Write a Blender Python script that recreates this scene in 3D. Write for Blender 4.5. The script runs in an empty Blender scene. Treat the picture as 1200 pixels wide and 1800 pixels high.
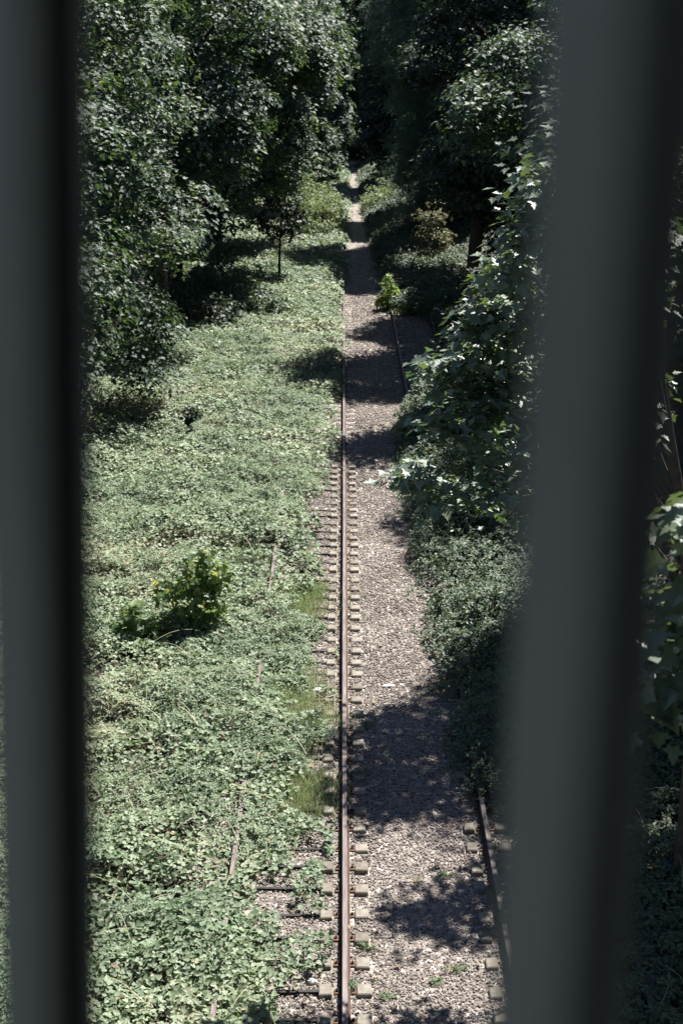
import bpy, math, random
import numpy as np
from mathutils import Vector, Matrix

R = np.random.RandomState(7)
random.seed(7)
sc = bpy.context.scene
COL = sc.collection
CAM_H = 10.7

# ------------------------------------------------------------------ helpers
def link(o):
    COL.objects.link(o)
    return o

def tag(o, label=None, cat=None, group=None, kind=None):
    if label: o['label'] = label
    if cat: o['category'] = cat
    if group: o['group'] = group
    if kind: o['kind'] = kind
    return o

def empty(name, loc, label, cat, group=None):
    o = bpy.data.objects.new(name, None)
    o.location = loc
    o.empty_display_size = 0.2
    link(o)
    return tag(o, label, cat, group)

def mesh_from(name, V, F, mat, rnd=None, smooth=False, parent=None, mats=None, mat_idx=None):
    """V (n,3); F (m,k) with constant k, or a list of lists."""
    V = np.asarray(V, dtype=np.float32)
    me = bpy.data.meshes.new(name)
    if isinstance(F, np.ndarray):
        k = F.shape[1]
        m = F.shape[0]
        idx = F.astype(np.int32).ravel()
        starts = (np.arange(m) * k).astype(np.int32)
    else:
        m = len(F)
        idx = np.fromiter((i for f in F for i in f), dtype=np.int32)
        ln = np.array([len(f) for f in F])
        starts = np.concatenate([[0], np.cumsum(ln)[:-1]]).astype(np.int32)
    me.vertices.add(len(V))
    me.vertices.foreach_set('co', V.ravel())
    me.loops.add(len(idx))
    me.loops.foreach_set('vertex_index', idx)
    me.polygons.add(m)
    me.polygons.foreach_set('loop_start', starts)
    if rnd is not None:
        a = me.attributes.new('rnd', 'FLOAT', 'FACE')
        a.data.foreach_set('value', np.asarray(rnd, dtype=np.float32))
    for mm in (mats or [mat]):
        me.materials.append(mm)
    if mat_idx is not None:
        me.polygons.foreach_set('material_index', np.asarray(mat_idx, dtype=np.int32))
    me.polygons.foreach_set('use_smooth', np.full(m, smooth, dtype=bool))
    me.update(calc_edges=True)
    o = bpy.data.objects.new(name, me)
    link(o)
    if parent is not None:
        o.parent = parent
    return o

# value noise -------------------------------------------------------
_tab = np.random.RandomState(11).rand(64, 64, 64).astype(np.float32)
def vnoise(p):
    p = np.asarray(p, dtype=np.float64)
    if p.shape[-1] == 2:
        p = np.concatenate([p, np.zeros(p.shape[:-1] + (1,))], -1)
    i = np.floor(p).astype(int)
    f = p - i
    f = f * f * (3 - 2 * f)
    i = i % 64
    j = (i + 1) % 64
    def g(a, b, c): return _tab[a, b, c]
    x0, y0, z0 = i[..., 0], i[..., 1], i[..., 2]
    x1, y1, z1 = j[..., 0], j[..., 1], j[..., 2]
    fx, fy, fz = f[..., 0], f[..., 1], f[..., 2]
    c00 = g(x0, y0, z0) * (1 - fx) + g(x1, y0, z0) * fx
    c10 = g(x0, y1, z0) * (1 - fx) + g(x1, y1, z0) * fx
    c01 = g(x0, y0, z1) * (1 - fx) + g(x1, y0, z1) * fx
    c11 = g(x0, y1, z1) * (1 - fx) + g(x1, y1, z1) * fx
    return (c00 * (1 - fy) + c10 * fy) * (1 - fz) + (c01 * (1 - fy) + c11 * fy) * fz

def fbm(p, o=3):
    p = np.asarray(p, dtype=np.float64)
    s, a, t = 0, 1.0, 0
    for k in range(o):
        s = s + a * vnoise(p * 2 ** k + 17.3 * k)
        t += a
        a *= .5
    return s / t

def sstep(a, b, x):
    t = np.clip((x - a) / (b - a), 0, 1)
    return t * t * (3 - 2 * t)

def gz(x, y):
    x = np.asarray(x, dtype=float); y = np.asarray(y, dtype=float)
    z = 5.5 * sstep(-7.2, -19, x) + 7.5 * sstep(4.8, 16, x)
    z = z + 6 * sstep(175, 260, y)
    return z

# ------------------------------------------------------------------ materials
def new_mat(name):
    m = bpy.data.materials.new(name)
    m.use_nodes = True
    nt = m.node_tree
    for n in list(nt.nodes): nt.nodes.remove(n)
    out = nt.nodes.new('ShaderNodeOutputMaterial')
    return m, nt, out

def ramp(nt, stops):
    r = nt.nodes.new('ShaderNodeValToRGB')
    el = r.color_ramp.elements
    while len(el) < len(stops): el.new(0.5)
    for e, (p, c) in zip(el, stops):
        e.position = p
        e.color = (*c, 1)
    return r

def leaf_mat(name, stops, tstops, rough=.42, spec=.5, trans=.28):
    m, nt, out = new_mat(name)
    at = nt.nodes.new('ShaderNodeAttribute'); at.attribute_name = 'rnd'
    r = ramp(nt, stops); t = ramp(nt, tstops)
    nt.links.new(at.outputs['Fac'], r.inputs[0])
    nt.links.new(at.outputs['Fac'], t.inputs[0])
    p = nt.nodes.new('ShaderNodeBsdfPrincipled')
    p.inputs['Roughness'].default_value = rough
    p.inputs['Specular IOR Level'].default_value = spec
    nt.links.new(r.outputs[0], p.inputs['Base Color'])
    tr = nt.nodes.new('ShaderNodeBsdfTranslucent')
    nt.links.new(t.outputs[0], tr.inputs['Color'])
    mx = nt.nodes.new('ShaderNodeMixShader'); mx.inputs[0].default_value = trans
    nt.links.new(p.outputs[0], mx.inputs[1]); nt.links.new(tr.outputs[0], mx.inputs[2])
    nt.links.new(mx.outputs[0], out.inputs['Surface'])
    return m

def noise_mat(name, stops, scale, rough=.9, bump=.3, bscale=None, detail=6, stretch=(1, 1, 1), spec=.3, dist=.02, rough_var=0):
    m, nt, out = new_mat(name)
    tc = nt.nodes.new('ShaderNodeTexCoord')
    mp = nt.nodes.new('ShaderNodeMapping'); mp.inputs['Scale'].default_value = stretch
    nt.links.new(tc.outputs['Object'], mp.inputs[0])
    n = nt.nodes.new('ShaderNodeTexNoise'); n.inputs['Scale'].default_value = scale
    n.inputs['Detail'].default_value = detail; n.inputs['Roughness'].default_value = .65
    nt.links.new(mp.outputs[0], n.inputs['Vector'])
    r = ramp(nt, stops)
    nt.links.new(n.outputs['Fac'], r.inputs[0])
    p = nt.nodes.new('ShaderNodeBsdfPrincipled')
    p.inputs['Roughness'].default_value = rough
    p.inputs['Specular IOR Level'].default_value = spec
    nt.links.new(r.outputs[0], p.inputs['Base Color'])
    if bump:
        n2 = nt.nodes.new('ShaderNodeTexNoise'); n2.inputs['Scale'].default_value = bscale or scale * 3
        n2.inputs['Detail'].default_value = 5
        nt.links.new(mp.outputs[0], n2.inputs['Vector'])
        b = nt.nodes.new('ShaderNodeBump'); b.inputs['Strength'].default_value = bump
        b.inputs['Distance'].default_value = dist
        nt.links.new(n2.outputs['Fac'], b.inputs['Height'])
        nt.links.new(b.outputs[0], p.inputs['Normal'])
    nt.links.new(p.outputs[0], out.inputs['Surface'])
    return m

M = {}
# soil of the cutting
M['soil'] = noise_mat('soil', [(.25, (.012, .010, .008)), (.5, (.035, .029, .022)), (.75, (.08, .066, .05))], 2.2, .95, .6, 14, dist=.05)

# gravel sheet: cells of single stones, each with its own stone colour
m, nt, out = new_mat('gravel_sheet')
tc = nt.nodes.new('ShaderNodeTexCoord')
vo = nt.nodes.new('ShaderNodeTexVoronoi'); vo.inputs['Scale'].default_value = 17
nt.links.new(tc.outputs['Object'], vo.inputs['Vector'])
rp = ramp(nt, [(0, (.05, .044, .039)), (.3, (.16, .140, .123)), (.6, (.26, .228, .202)), (.85, (.33, .283, .252)), (1, (.46, .43, .395))])
sep = nt.nodes.new('ShaderNodeSeparateColor'); nt.links.new(vo.outputs['Color'], sep.inputs[0])
nt.links.new(sep.outputs[0], rp.inputs[0])
p = nt.nodes.new('ShaderNodeBsdfPrincipled'); p.inputs['Roughness'].default_value = .85
p.inputs['Specular IOR Level'].default_value = .25
nt.links.new(rp.outputs[0], p.inputs['Base Color'])
bp = nt.nodes.new('ShaderNodeBump'); bp.inputs['Strength'].default_value = 1; bp.inputs['Distance'].default_value = .03
bp.invert = True
nt.links.new(vo.outputs['Distance'], bp.inputs['Height']); nt.links.new(bp.outputs[0], p.inputs['Normal'])
nt.links.new(p.outputs[0], out.inputs['Surface'])
M['gravel_sheet'] = m

# ballast stones
m, nt, out = new_mat('ballast_stone')
at = nt.nodes.new('ShaderNodeAttribute'); at.attribute_name = 'rnd'
rp = ramp(nt, [(0, (.11, .099, .088)), (.2, (.205, .182, .162)), (.42, (.285, .251, .223)), (.62, (.315, .262, .236)), (.82, (.37, .333, .304)), (1, (.50, .47, .44))])
nt.links.new(at.outputs['Fac'], rp.inputs[0])
tc = nt.nodes.new('ShaderNodeTexCoord')
nz = nt.nodes.new('ShaderNodeTexNoise'); nz.inputs['Scale'].default_value = 55; nz.inputs['Detail'].default_value = 4
nt.links.new(tc.outputs['Object'], nz.inputs['Vector'])
r2 = ramp(nt, [(.3, (.72, .70, .68)), (.7, (1.0, 1.0, 1.0))]); nt.links.new(nz.outputs['Fac'], r2.inputs[0])
mx = nt.nodes.new('ShaderNodeMix'); mx.data_type = 'RGBA'; mx.blend_type = 'MULTIPLY'; mx.inputs[0].default_value = 1
nt.links.new(rp.outputs[0], mx.inputs[6]); nt.links.new(r2.outputs[0], mx.inputs[7])
p = nt.nodes.new('ShaderNodeBsdfPrincipled'); p.inputs['Roughness'].default_value = .8
p.inputs['Specular IOR Level'].default_value = .3
nt.links.new(mx.outputs[2], p.inputs['Base Color'])
nt.links.new(p.outputs[0], out.inputs['Surface'])
M['stone'] = m

M['concrete'] = noise_mat('old_concrete', [(.25, (.085, .075, .062)), (.42, (.20, .182, .156)), (.6, (.28, .256, .222)), (.8, (.35, .328, .292))], 7, .9, .6, 60, dist=.008)
nt = M['concrete'].node_tree
oi = nt.nodes.new('ShaderNodeObjectInfo'); rr_ = ramp(nt, [(0, (.58, .55, .51)), (.5, (.80, .78, .75)), (1, (1.0, .98, .95))])
nt.links.new(oi.outputs['Random'], rr_.inputs[0])
pm = [n for n in nt.nodes if n.type == 'BSDF_PRINCIPLED'][0]; src = pm.inputs['Base Color'].links[0].from_socket
mm_ = nt.nodes.new('ShaderNodeMix'); mm_.data_type = 'RGBA'; mm_.blend_type = 'MULTIPLY'; mm_.inputs[0].default_value = 1
nt.links.new(src, mm_.inputs[6]); nt.links.new(rr_.outputs[0], mm_.inputs[7]); nt.links.new(mm_.outputs[2], pm.inputs['Base Color'])
M['rust_top'] = noise_mat('rail_head_rust', [(.3, (.075, .050, .042)), (.45, (.13, .098, .09)), (.6, (.175, .145, .138)), (.8, (.235, .21, .205))], 5, .5, .25, 70, stretch=(5, .45, 5), spec=.6, dist=.003)
M['rust_side'] = noise_mat('rail_side_rust', [(.3, (.035, .02, .014)), (.6, (.075, .044, .032)), (.85, (.13, .075, .055))], 8, .85, .4, 60, stretch=(3, .6, 3), dist=.004)
M['plate_rust'] = noise_mat('plate_rust', [(.3, (.09, .045, .03)), (.6, (.19, .105, .075)), (.85, (.27, .17, .13))], 22, .8, .4, 80, dist=.003)
M['dark_steel'] = noise_mat('dark_steel', [(.3, (.012, .011, .011)), (.7, (.035, .03, .028))], 20, .7, .3, 80, dist=.002)
M['bark'] = noise_mat('bark', [(.3, (.022, .018, .014)), (.55, (.06, .05, .04)), (.8, (.12, .105, .085))], 5, .95, 1, 9, stretch=(3, 3, .35), dist=.06)
M['twig'] = noise_mat('twig_bark', [(.3, (.05, .04, .03)), (.7, (.13, .105, .08))], 8, .9, 0)
M['bar_paint'] = noise_mat('grey_green_paint', [(.25, (.150, .156, .118)), (.5, (.206, .212, .165)), (.75, (.245, .25, .197))], 7, .6, .1, 200, spec=.3, dist=.001, stretch=(1, 1, .35))
M['white_plastic'] = noise_mat('white_plastic', [(.3, (.46, .49, .50)), (.7, (.62, .65, .66))], 14, .35, .3, 30, dist=.01)
M['blue_plastic'] = noise_mat('blue_plastic', [(.35, (.05, .09, .2)), (.6, (.12, .2, .33)), (.75, (.5, .53, .56))], 16, .35, .5, 40, dist=.01)
M['paper'] = noise_mat('dirty_paper', [(.3, (.42, .41, .385)), (.7, (.62, .61, .58))], 12, .8, .4, 30, dist=.01)
M['pale_rock'] = noise_mat('pale_rock', [(.3, (.36, .34, .31)), (.7, (.62, .6, .57))], 10, .8, .5, 40, dist=.01)

def gtone(c, k): return tuple(x * k for x in c)
# foliage sets: base colours / translucent colours
M['ivy'] = leaf_mat('ground_cover_leaf',
    [(0, (.088, .140, .076)), (.35, (.150, .206, .120)), (.65, (.215, .266, .166)), (.92, (.298, .332, .216)), (1, (.25, .20, .12))],
    [(0, (.14, .24, .09)), (.6, (.26, .36, .15)), (.93, (.36, .42, .17)), (1, (.32, .25, .14))], .58, .5, .28)
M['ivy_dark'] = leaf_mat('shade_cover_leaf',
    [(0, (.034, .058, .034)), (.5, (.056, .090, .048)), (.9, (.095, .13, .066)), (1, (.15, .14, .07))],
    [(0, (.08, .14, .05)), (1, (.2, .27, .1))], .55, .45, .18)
M['maple'] = leaf_mat('maple_leaf',
    [(0, (.040, .064, .046)), (.5, (.064, .094, .066)), (.9, (.092, .122, .082)), (1, (.12, .145, .05))],
    [(0, (.08, .16, .04)), (.7, (.14, .24, .06)), (1, (.36, .44, .09))], .62, .5, .18)
M['maple_near'] = leaf_mat('big_maple_leaf',
    [(0, (.080, .118, .086)), (.5, (.120, .160, .115)), (1, (.150, .190, .115))],
    [(0, (.10, .20, .04)), (1, (.28, .38, .08))], .46, .9, .20)
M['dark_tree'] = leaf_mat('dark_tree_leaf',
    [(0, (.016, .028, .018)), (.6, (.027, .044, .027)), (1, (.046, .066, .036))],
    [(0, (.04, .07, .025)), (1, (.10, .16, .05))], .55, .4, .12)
M['yew'] = leaf_mat('feathery_leaf',
    [(0, (.045, .078, .062)), (.6, (.075, .115, .090)), (1, (.115, .155, .12))],
    [(0, (.14, .22, .14)), (1, (.26, .35, .22))], .6, .45, .36)
M['yellow_bush'] = leaf_mat('yellow_green_leaf',
    [(0, (.085, .12, .055)), (.5, (.135, .175, .080)), (1, (.20, .225, .10))],
    [(0, (.18, .26, .09)), (1, (.36, .43, .15))], .5, .4, .38)
M['dry_bush'] = leaf_mat('dry_yellow_leaf',
    [(0, (.07, .085, .04)), (.5, (.12, .13, .065)), (1, (.19, .19, .10))],
    [(0, (.24, .24, .09)), (1, (.42, .39, .19))], .55, .35, .3)
M['sapling'] = leaf_mat('sapling_leaf',
    [(0, (.046, .086, .038)), (.6, (.080, .135, .055)), (.85, (.13, .185, .06)), (1, (.20, .185, .055))],
    [(0, (.17, .30, .07)), (.6, (.36, .50, .12)), (1, (.62, .58, .15))], .50, .6, .42)
M['grass'] = leaf_mat('grass_blade',
    [(0, (.14, .22, .10)), (.5, (.21, .28, .13)), (.8, (.30, .32, .18)), (1, (.44, .39, .26))],
    [(0, (.22, .36, .12)), (1, (.5, .48, .24))], .5, .4, .34)

# ------------------------------------------------------------------ leaf templates (x = along the leaf, z = normal)
def T_simple():      # folded ovate leaf
    v = np.array([(0, 0, 0), (.42, .30, .05), (1, 0, -.04), (.42, -.30, .05), (.45, 0, -.03)])
    v[:, 0] -= .3
    f = np.array([(0, 4, 1), (4, 2, 1), (0, 3, 4), (4, 3, 2)])
    return v, f
def T_diamond():
    v = np.array([(0, 0, 0), (.45, .31, .06), (1, 0, -.05), (.45, -.31, .06)])
    v[:, 0] -= .4
    f = np.array([(0, 2, 1), (0, 3, 2)])
    return v, f
def T_tri():         # three leaflets
    vs, fs = [], []
    for a, s in ((0, 1.0), (1.9, .85), (-1.9, .85)):
        b = np.array([(0.03, 0, 0), (.33, .21, .05), (.68, 0, -.05), (.33, -.21, .05)]) * s
        c, sn = math.cos(a), math.sin(a)
        r = b.copy(); r[:, 0] = b[:, 0] * c - b[:, 1] * sn; r[:, 1] = b[:, 0] * sn + b[:, 1] * c
        n = sum(len(q) for q in vs)
        vs.append(r); fs += [(n, n + 2, n + 1), (n, n + 3, n + 2)]
    return np.concatenate(vs), np.array(fs)
def T_maple():       # five-lobed leaf
    half = [(0.0, 0.0), (-.06, .14), (-.10, .34), (.08, .30), (.20, .50), (.34, .56), (.36, .38), (.44, .25), (.62, .28), (.66, .18), (.80, .10), (1.0, 0)]
    up = half; dn = [(x, -y) for x, y in half[1:-1]][::-1]
    pts = up + dn
    c = (.30, 0)
    v = [(c[0], c[1], -.03)] + [(x, y, .10 * abs(y) - .10 * max(0, x - .5)) for x, y in pts]
    v = np.array(v); v[:, 0] -= .2
    n = len(pts)
    f = np.array([(0, 1 + (i + 1) % n, 1 + i) for i in range(n)])
    return v, f
def T_maple_lo():    # five-lobed leaf with few corners for far trees
    pts = [(0, 0), (-.08, .32), (.14, .24), (.34, .52), (.46, .22), (1, 0), (.46, -.22), (.34, -.52), (.14, -.24), (-.08, -.32)]
    v = np.array([(.28, 0, -.03)] + [(x, y, .10 * abs(y) - .06 * x) for x, y in pts]); v[:, 0] -= .25
    n = len(pts)
    f = np.array([(0, 1 + (i + 1) % n, 1 + i) for i in range(n)])
    return v, f
def T_feather():     # small feathery spray of needles
    vs, fs = [], []
    for i, (x, s) in enumerate([(0, 1), (.25, -1), (.4, 1), (.6, -1), (.75, 1)]):
        b = np.array([(x, 0, 0), (x + .16, s * .06, .01), (x + .34, s * .26, -.05)])
        fs.append((3 * i, 3 * i + 1, 3 * i + 2) if s < 0 else (3 * i, 3 * i + 2, 3 * i + 1)); vs.append(b)
    n = 15
    vs.append(np.array([(0, -.025, 0), (0, .025, 0), (1.15, 0, -.12)])); fs.append((n, n + 2, n + 1))
    v = np.concatenate(vs); v[:, 0] -= .5
    return v, np.array(fs)
def T_ivy():
    pts = [(0, 0), (-.06, .30), (.20, .46), (.40, .30), (.60, .24), (.86, 0), (.60, -.24), (.40, -.30), (.20, -.46), (-.06, -.30)]
    v = np.array([(.28, 0, -.05)] + [(x, y, .12 * abs(y) - .08 * x) for x, y in pts]); v[:, 0] -= .25
    n = len(pts)
    return v, np.array([(0, 1 + (i + 1) % n, 1 + i) for i in range(n)])
TEMPL = dict(ivy=T_ivy(), simple=T_simple(), diamond=T_diamond(), tri=T_tri(), maple=T_maple(), maple_lo=T_maple_lo(), feather=T_feather())

def leaf_geo(P, N, S, templ, D=None, rs=R):
    """place leaves at P with normals N, sizes S; D optional preferred leaf direction"""
    tv, tf = TEMPL[templ]
    n = len(P)
    N = N / np.linalg.norm(N, axis=1, keepdims=True)
    if D is None:
        D = rs.normal(size=(n, 3))
    T = D - (D * N).sum(1, keepdims=True) * N
    T /= np.linalg.norm(T, axis=1, keepdims=True) + 1e-9
    B = np.cross(N, T)
    V = P[:, None, :] + S[:, None, None] * (tv[None, :, 0:1] * T[:, None, :] + tv[None, :, 1:2] * B[:, None, :] + tv[None, :, 2:3] * N[:, None, :])
    F = tf[None] + (np.arange(n) * len(tv))[:, None, None]
    return V.reshape(-1, 3), F.reshape(-1, 3), len(tf)

def leaf_obj(name, P, N, S, templ, mat, parent=None, origin=(0, 0, 0), D=None, rnd=None, rs=R):
    V, F, k = leaf_geo(P, N, S, templ, D, rs)
    V = V - np.asarray(origin)
    if rnd is None:
        rnd = rs.rand(len(P))
    return mesh_from(name, V, F, mat, rnd=np.repeat(rnd, k), parent=parent)

# ------------------------------------------------------------------ tubes
def tube(path, radii, sides=7, cap=True):
    path = np.asarray(path, dtype=float); n = len(path)
    T = np.gradient(path, axis=0); T /= np.linalg.norm(T, axis=1, keepdims=True) + 1e-9
    ref = np.array([1., 0, 0]) if abs(T[0][0]) < .8 else np.array([0, 1., 0])
    V, F = [], []
    for i in range(n):
        a = np.cross(T[i], ref); a /= np.linalg.norm(a); b = np.cross(T[i], a)
        for s in range(sides):
            t = 2 * math.pi * s / sides
            V.append(path[i] + radii[i] * (math.cos(t) * a + math.sin(t) * b))
    for i in range(n - 1):
        for s in range(sides):
            s2 = (s + 1) % sides
            F.append((i * sides + s, i * sides + s2, (i + 1) * sides + s2, (i + 1) * sides + s))
    return np.array(V), np.array(F)

class Geo:
    def __init__(s): s.V, s.F, s.n = [], [], 0
    def add(s, V, F):
        s.V.append(np.asarray(V)); s.F += [tuple(int(i) + s.n for i in f) for f in F]; s.n += len(V)
    def box(s, x0, x1, y0, y1, z0, z1, bev=0):
        if not bev:
            V = [(x0, y0, z0), (x1, y0, z0), (x1, y1, z0), (x0, y1, z0), (x0, y0, z1), (x1, y0, z1), (x1, y1, z1), (x0, y1, z1)]
            s.add(V, [(3, 2, 1, 0), (4, 5, 6, 7), (0, 1, 5, 4), (1, 2, 6, 5), (2, 3, 7, 6), (3, 0, 4, 7)])
        else:
            b = bev
            ring = lambda i, z: [(x0 + i, y0 + i, z), (x1 - i, y0 + i, z), (x1 - i, y1 - i, z), (x0 + i, y1 - i, z)]
            V = ring(0, z0) + ring(0, z1 - b) + ring(b, z1)
            F = [(3, 2, 1, 0)]
            for k in (0, 4):
                for i in range(4):
                    j = (i + 1) % 4
                    F.append((k + i, k + j, k + 4 + j, k + 4 + i))
            F.append((8, 9, 10, 11))
            s.add(V, F)
    def obj(s, name, mat, parent=None, smooth=False):
        return mesh_from(name, np.concatenate(s.V), s.F, mat, parent=parent, smooth=smooth)

# ------------------------------------------------------------------ SETTING
def grid_sheet(name, xs, ys, zf, mat):
    X, Y = np.meshgrid(xs, ys)
    Z = zf(X, Y)
    V = np.stack([X, Y, Z], -1).reshape(-1, 3)
    nx, ny = len(xs), len(ys)
    i = np.arange(nx * ny).reshape(ny, nx)
    F = np.stack([i[:-1, :-1], i[:-1, 1:], i[1:, 1:], i[1:, :-1]], -1).reshape(-1, 4)
    return mesh_from(name, V, F, mat, smooth=True)

xs = np.concatenate([np.linspace(-600, -30, 20)[:-1], np.linspace(-30, 30, 121), np.linspace(30, 600, 20)[1:]])
ys = np.concatenate([np.linspace(-200, 0, 12)[:-1], np.linspace(0, 200, 201), np.linspace(200, 1200, 24)[1:]])
g = grid_sheet('ground', xs, ys, lambda X, Y: gz(X, Y) + np.where((X < -2) | (X > 4.2), .12 * (fbm(np.stack([X * .8, Y * .8], -1)) - .5), 0) - .03, M['soil'])
tag(g, 'dark bare soil of the railway cutting and its banks', 'ground', kind='structure')

def bed_left(Y): return -1.9 + 1.7 * sstep(25, 60, Y)
ysb = np.linspace(8, 175, 300)
V, F = [], []
for i, y in enumerate(ysb):
    xl = -2.0 + 1.9 * float(sstep(20, 62, y)) + .5 * float(sstep(80, 120, y))
    xr = 3.9 - 1.9 * float(sstep(22, 30, y)) - .4 * float(sstep(70, 118, y)) + (1.4 * float(sstep(44, 47, y)) * (1 - float(sstep(60, 64, y))))
    xl += .12 * (float(vnoise(np.array([y * .7, 3.1]))) - .5); xr += .3 * (float(vnoise(np.array([y * .6, 8.7]))) - .5)
    for x in np.linspace(xl, xr, 9):
        V.append((x, y, .004 + .02 * float(vnoise(np.array([x * 2, y * 2])))))
F = [(i * 9 + k, i * 9 + k + 1, (i + 1) * 9 + k + 1, (i + 1) * 9 + k) for i in range(len(ysb) - 1) for k in range(8)]
o = mesh_from('gravel_path', V, F, M['gravel_sheet'], smooth=True)
tag(o, 'pale straight gravel path of old ballast running beside the rail', 'path', kind='structure')

# ------------------------------------------------------------------ ballast stones (nobody could count them)
def icosa():
    t = (1 + 5 ** .5) / 2
    v = np.array([(-1, t, 0), (1, t, 0), (-1, -t, 0), (1, -t, 0), (0, -1, t), (0, 1, t), (0, -1, -t), (0, 1, -t), (t, 0, -1), (t, 0, 1), (-t, 0, -1), (-t, 0, 1)], float)
    v /= np.linalg.norm(v[0])
    f = np.array([(0, 11, 5), (0, 5, 1), (0, 1, 7), (0, 7, 10), (0, 10, 11), (1, 5, 9), (5, 11, 4), (11, 10, 2), (10, 7, 6), (7, 1, 8), (3, 9, 4), (3, 4, 2), (3, 2, 6), (3, 6, 8), (3, 8, 9), (4, 9, 5), (2, 4, 11), (6, 2, 10), (8, 6, 7), (9, 8, 1)])
    return v, f
iv, itri = icosa()
def stones(P, S, rs):
    n = len(P)
    q = rs.normal(size=(n, 4)); q /= np.linalg.norm(q, axis=1, keepdims=True)
    w, x, y, z = q.T
    Rm = np.stack([np.stack([1 - 2 * (y * y + z * z), 2 * (x * y - z * w), 2 * (x * z + y * w)], -1),
                   np.stack([2 * (x * y + z * w), 1 - 2 * (x * x + z * z), 2 * (y * z - x * w)], -1),
                   np.stack([2 * (x * z - y * w), 2 * (y * z + x * w), 1 - 2 * (x * x + y * y)], -1)], 1)
    b = iv[None] * (1 + .42 * (rs.rand(n, 12, 1) - .5)) * (np.array([1, .8, .62])[None, None] * (.8 + .4 * rs.rand(n, 1, 3)))
    V = np.einsum('nij,nkj->nki', Rm, b)
    V[..., 2] *= .8
    V = V * S[:, None, None] + P[:, None]
    F = itri[None] + (np.arange(n) * 12)[:, None, None]
    return V.reshape(-1, 3), F.reshape(-1, 3)
PP, SS = [], []
for (y0, y1, x0, x1, den, s) in ((12.8, 18, -2.0, 3.6, 1500, .0185), (18, 25, -1.7, 3.4, 1150, .0205), (25, 36, -1.0, 2.6, 760, .024), (36, 48, -.5, 2.4, 430, .031), (46, 66, -.2, 3.6, 220, .040)):
    n = int((y1 - y0) * (x1 - x0) * den)
    p = np.stack([R.uniform(x0, x1, n), R.uniform(y0, y1, n), np.zeros(n)], -1)
    p[:, 2] = .010 + .020 * R.rand(n)
    PP.append(p); SS.append(s * (.45 + .95 * R.rand(n) ** 1.3))
P = np.concatenate(PP); S = np.concatenate(SS)
# keep the rail feet and the sleeper tops free
for rx in (0.02, -1.48, 2.02, 3.53):
    k = np.abs(P[:, 0] - rx) > .085
    P, S = P[k], S[k]
kk = np.ones(len(P), bool)
for rx in (0.02, -1.48, 2.02, 3.53):
    ph = (P[:, 1] - 14.57) / .545
    near = np.abs(ph - np.round(ph)) * .545 < .115
    kk &= ~(near & (np.abs(P[:, 0] - rx) < .34) & (R.rand(len(P)) < .93))
P, S = P[kk], S[kk]
V, F = stones(P, S, R)
near_rail = np.exp(-(np.minimum(np.abs(P[:, 0] - .02), np.abs(P[:, 0] - 2.02)) / .22) ** 2)
col = np.clip(.45 + .17 * R.normal(size=len(P)) - .16 * near_rail + .5 * (fbm(P[:, :2] * .9) - .5), 0, 1)
o = mesh_from('ballast', V, F, M['stone'], rnd=np.repeat(col, 20))
tag(o, 'loose tan and grey ballast stones covering the track bed', 'ballast', kind='stuff')

# ------------------------------------------------------------------ rails
prof = [(-.065, 0), (.065, 0), (.065, .010), (.012, .026), (.009, .030), (.009, .098), (.033, .110), (.034, .138), (.028, .145), (-.028, .145), (-.034, .138), (-.033, .110), (-.009, .098), (-.009, .030), (-.012, .026), (-.065, .010)]
def rail(x, y0, y1, label):
    ysr = np.arange(y0, y1 + .01, 1.0)
    V, F, mi = [], [], []
    k = len(prof)
    for y in ysr:
        dx = .012 * (float(vnoise(np.array([y * .12, x]))) - .5); dz = .01 * (float(vnoise(np.array([y * .15, x + 9]))) - .5)
        V += [(px + dx, y, pz + .042 + dz) for px, pz in prof]
    for i in range(len(ysr) - 1):
        for a in range(k):
            b = (a + 1) % k
            F.append((i * k + a, i * k + b, (i + 1) * k + b, (i + 1) * k + a)); mi.append(0 if a in (7, 8, 9) else 1)
    F.append(tuple(range(k))); mi.append(1)
    F.append(tuple(range((len(ysr) - 1) * k, len(ysr) * k))[::-1]); mi.append(1)
    V = np.array(V)
    o = mesh_from('rail', V - np.array([0, y0, 0]), F, None, mats=[M['rust_top'], M['rust_side']], mat_idx=mi)
    o.location = (x, y0, 0)
    return tag(o, label, 'rail', 'rails of the disused tracks')
r0 = rail(.02, 12, 78, 'long rusty steel rail lying clear along the left edge of the gravel path')
rail(-1.48, 12, 60, 'rusty rail mostly buried under leafy ground cover, parallel to the clear rail')
rail(2.02, 12, 62, 'rusty rail along the shaded edge of the gravel, seen in short pieces')
rail(3.53, 12, 61, 'rusty rail in deep shade beyond the thick grey bar, partly buried in soil')

# ------------------------------------------------------------------ sleepers: twin concrete blocks joined by a steel bar
for yj in (20.35, 32.35, 44.35):
    for s in (-1, 1):
        gf = Geo(); gf.box(-.012, .012, -.26, .26, 0, .072, .004)
        fp = gf.obj('fishplate', M['plate_rust'], r0); fp.location = (s * .0225, yj - 12, .073)
        for yb in (-.19, -.07, .07, .19):
            gb = Geo(); V, F = tube([(s * .012, yb, .036), (s * .034, yb, .036), (s * .0345, yb, .036)], [.016, .016, .002], 6); gb.add(V, F)
            gb.obj('bolt', M['dark_steel'], fp)
def make_block(rs):
    g = Geo()
    g.box(-.31, .31, -.105, .105, -.14, .026)
    j = lambda: rs.uniform(-.006, .006)
    g.box(-.312 + j(), -.162 + j(), -.102 + j(), .102 + j(), .027, .082 + j(), .012)
    g.box(.138 + j(), .314 + j(), -.104 + j(), .104 + j(), .027, .082 + j(), .012)
    return g
rsb = random.Random(3)
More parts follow.
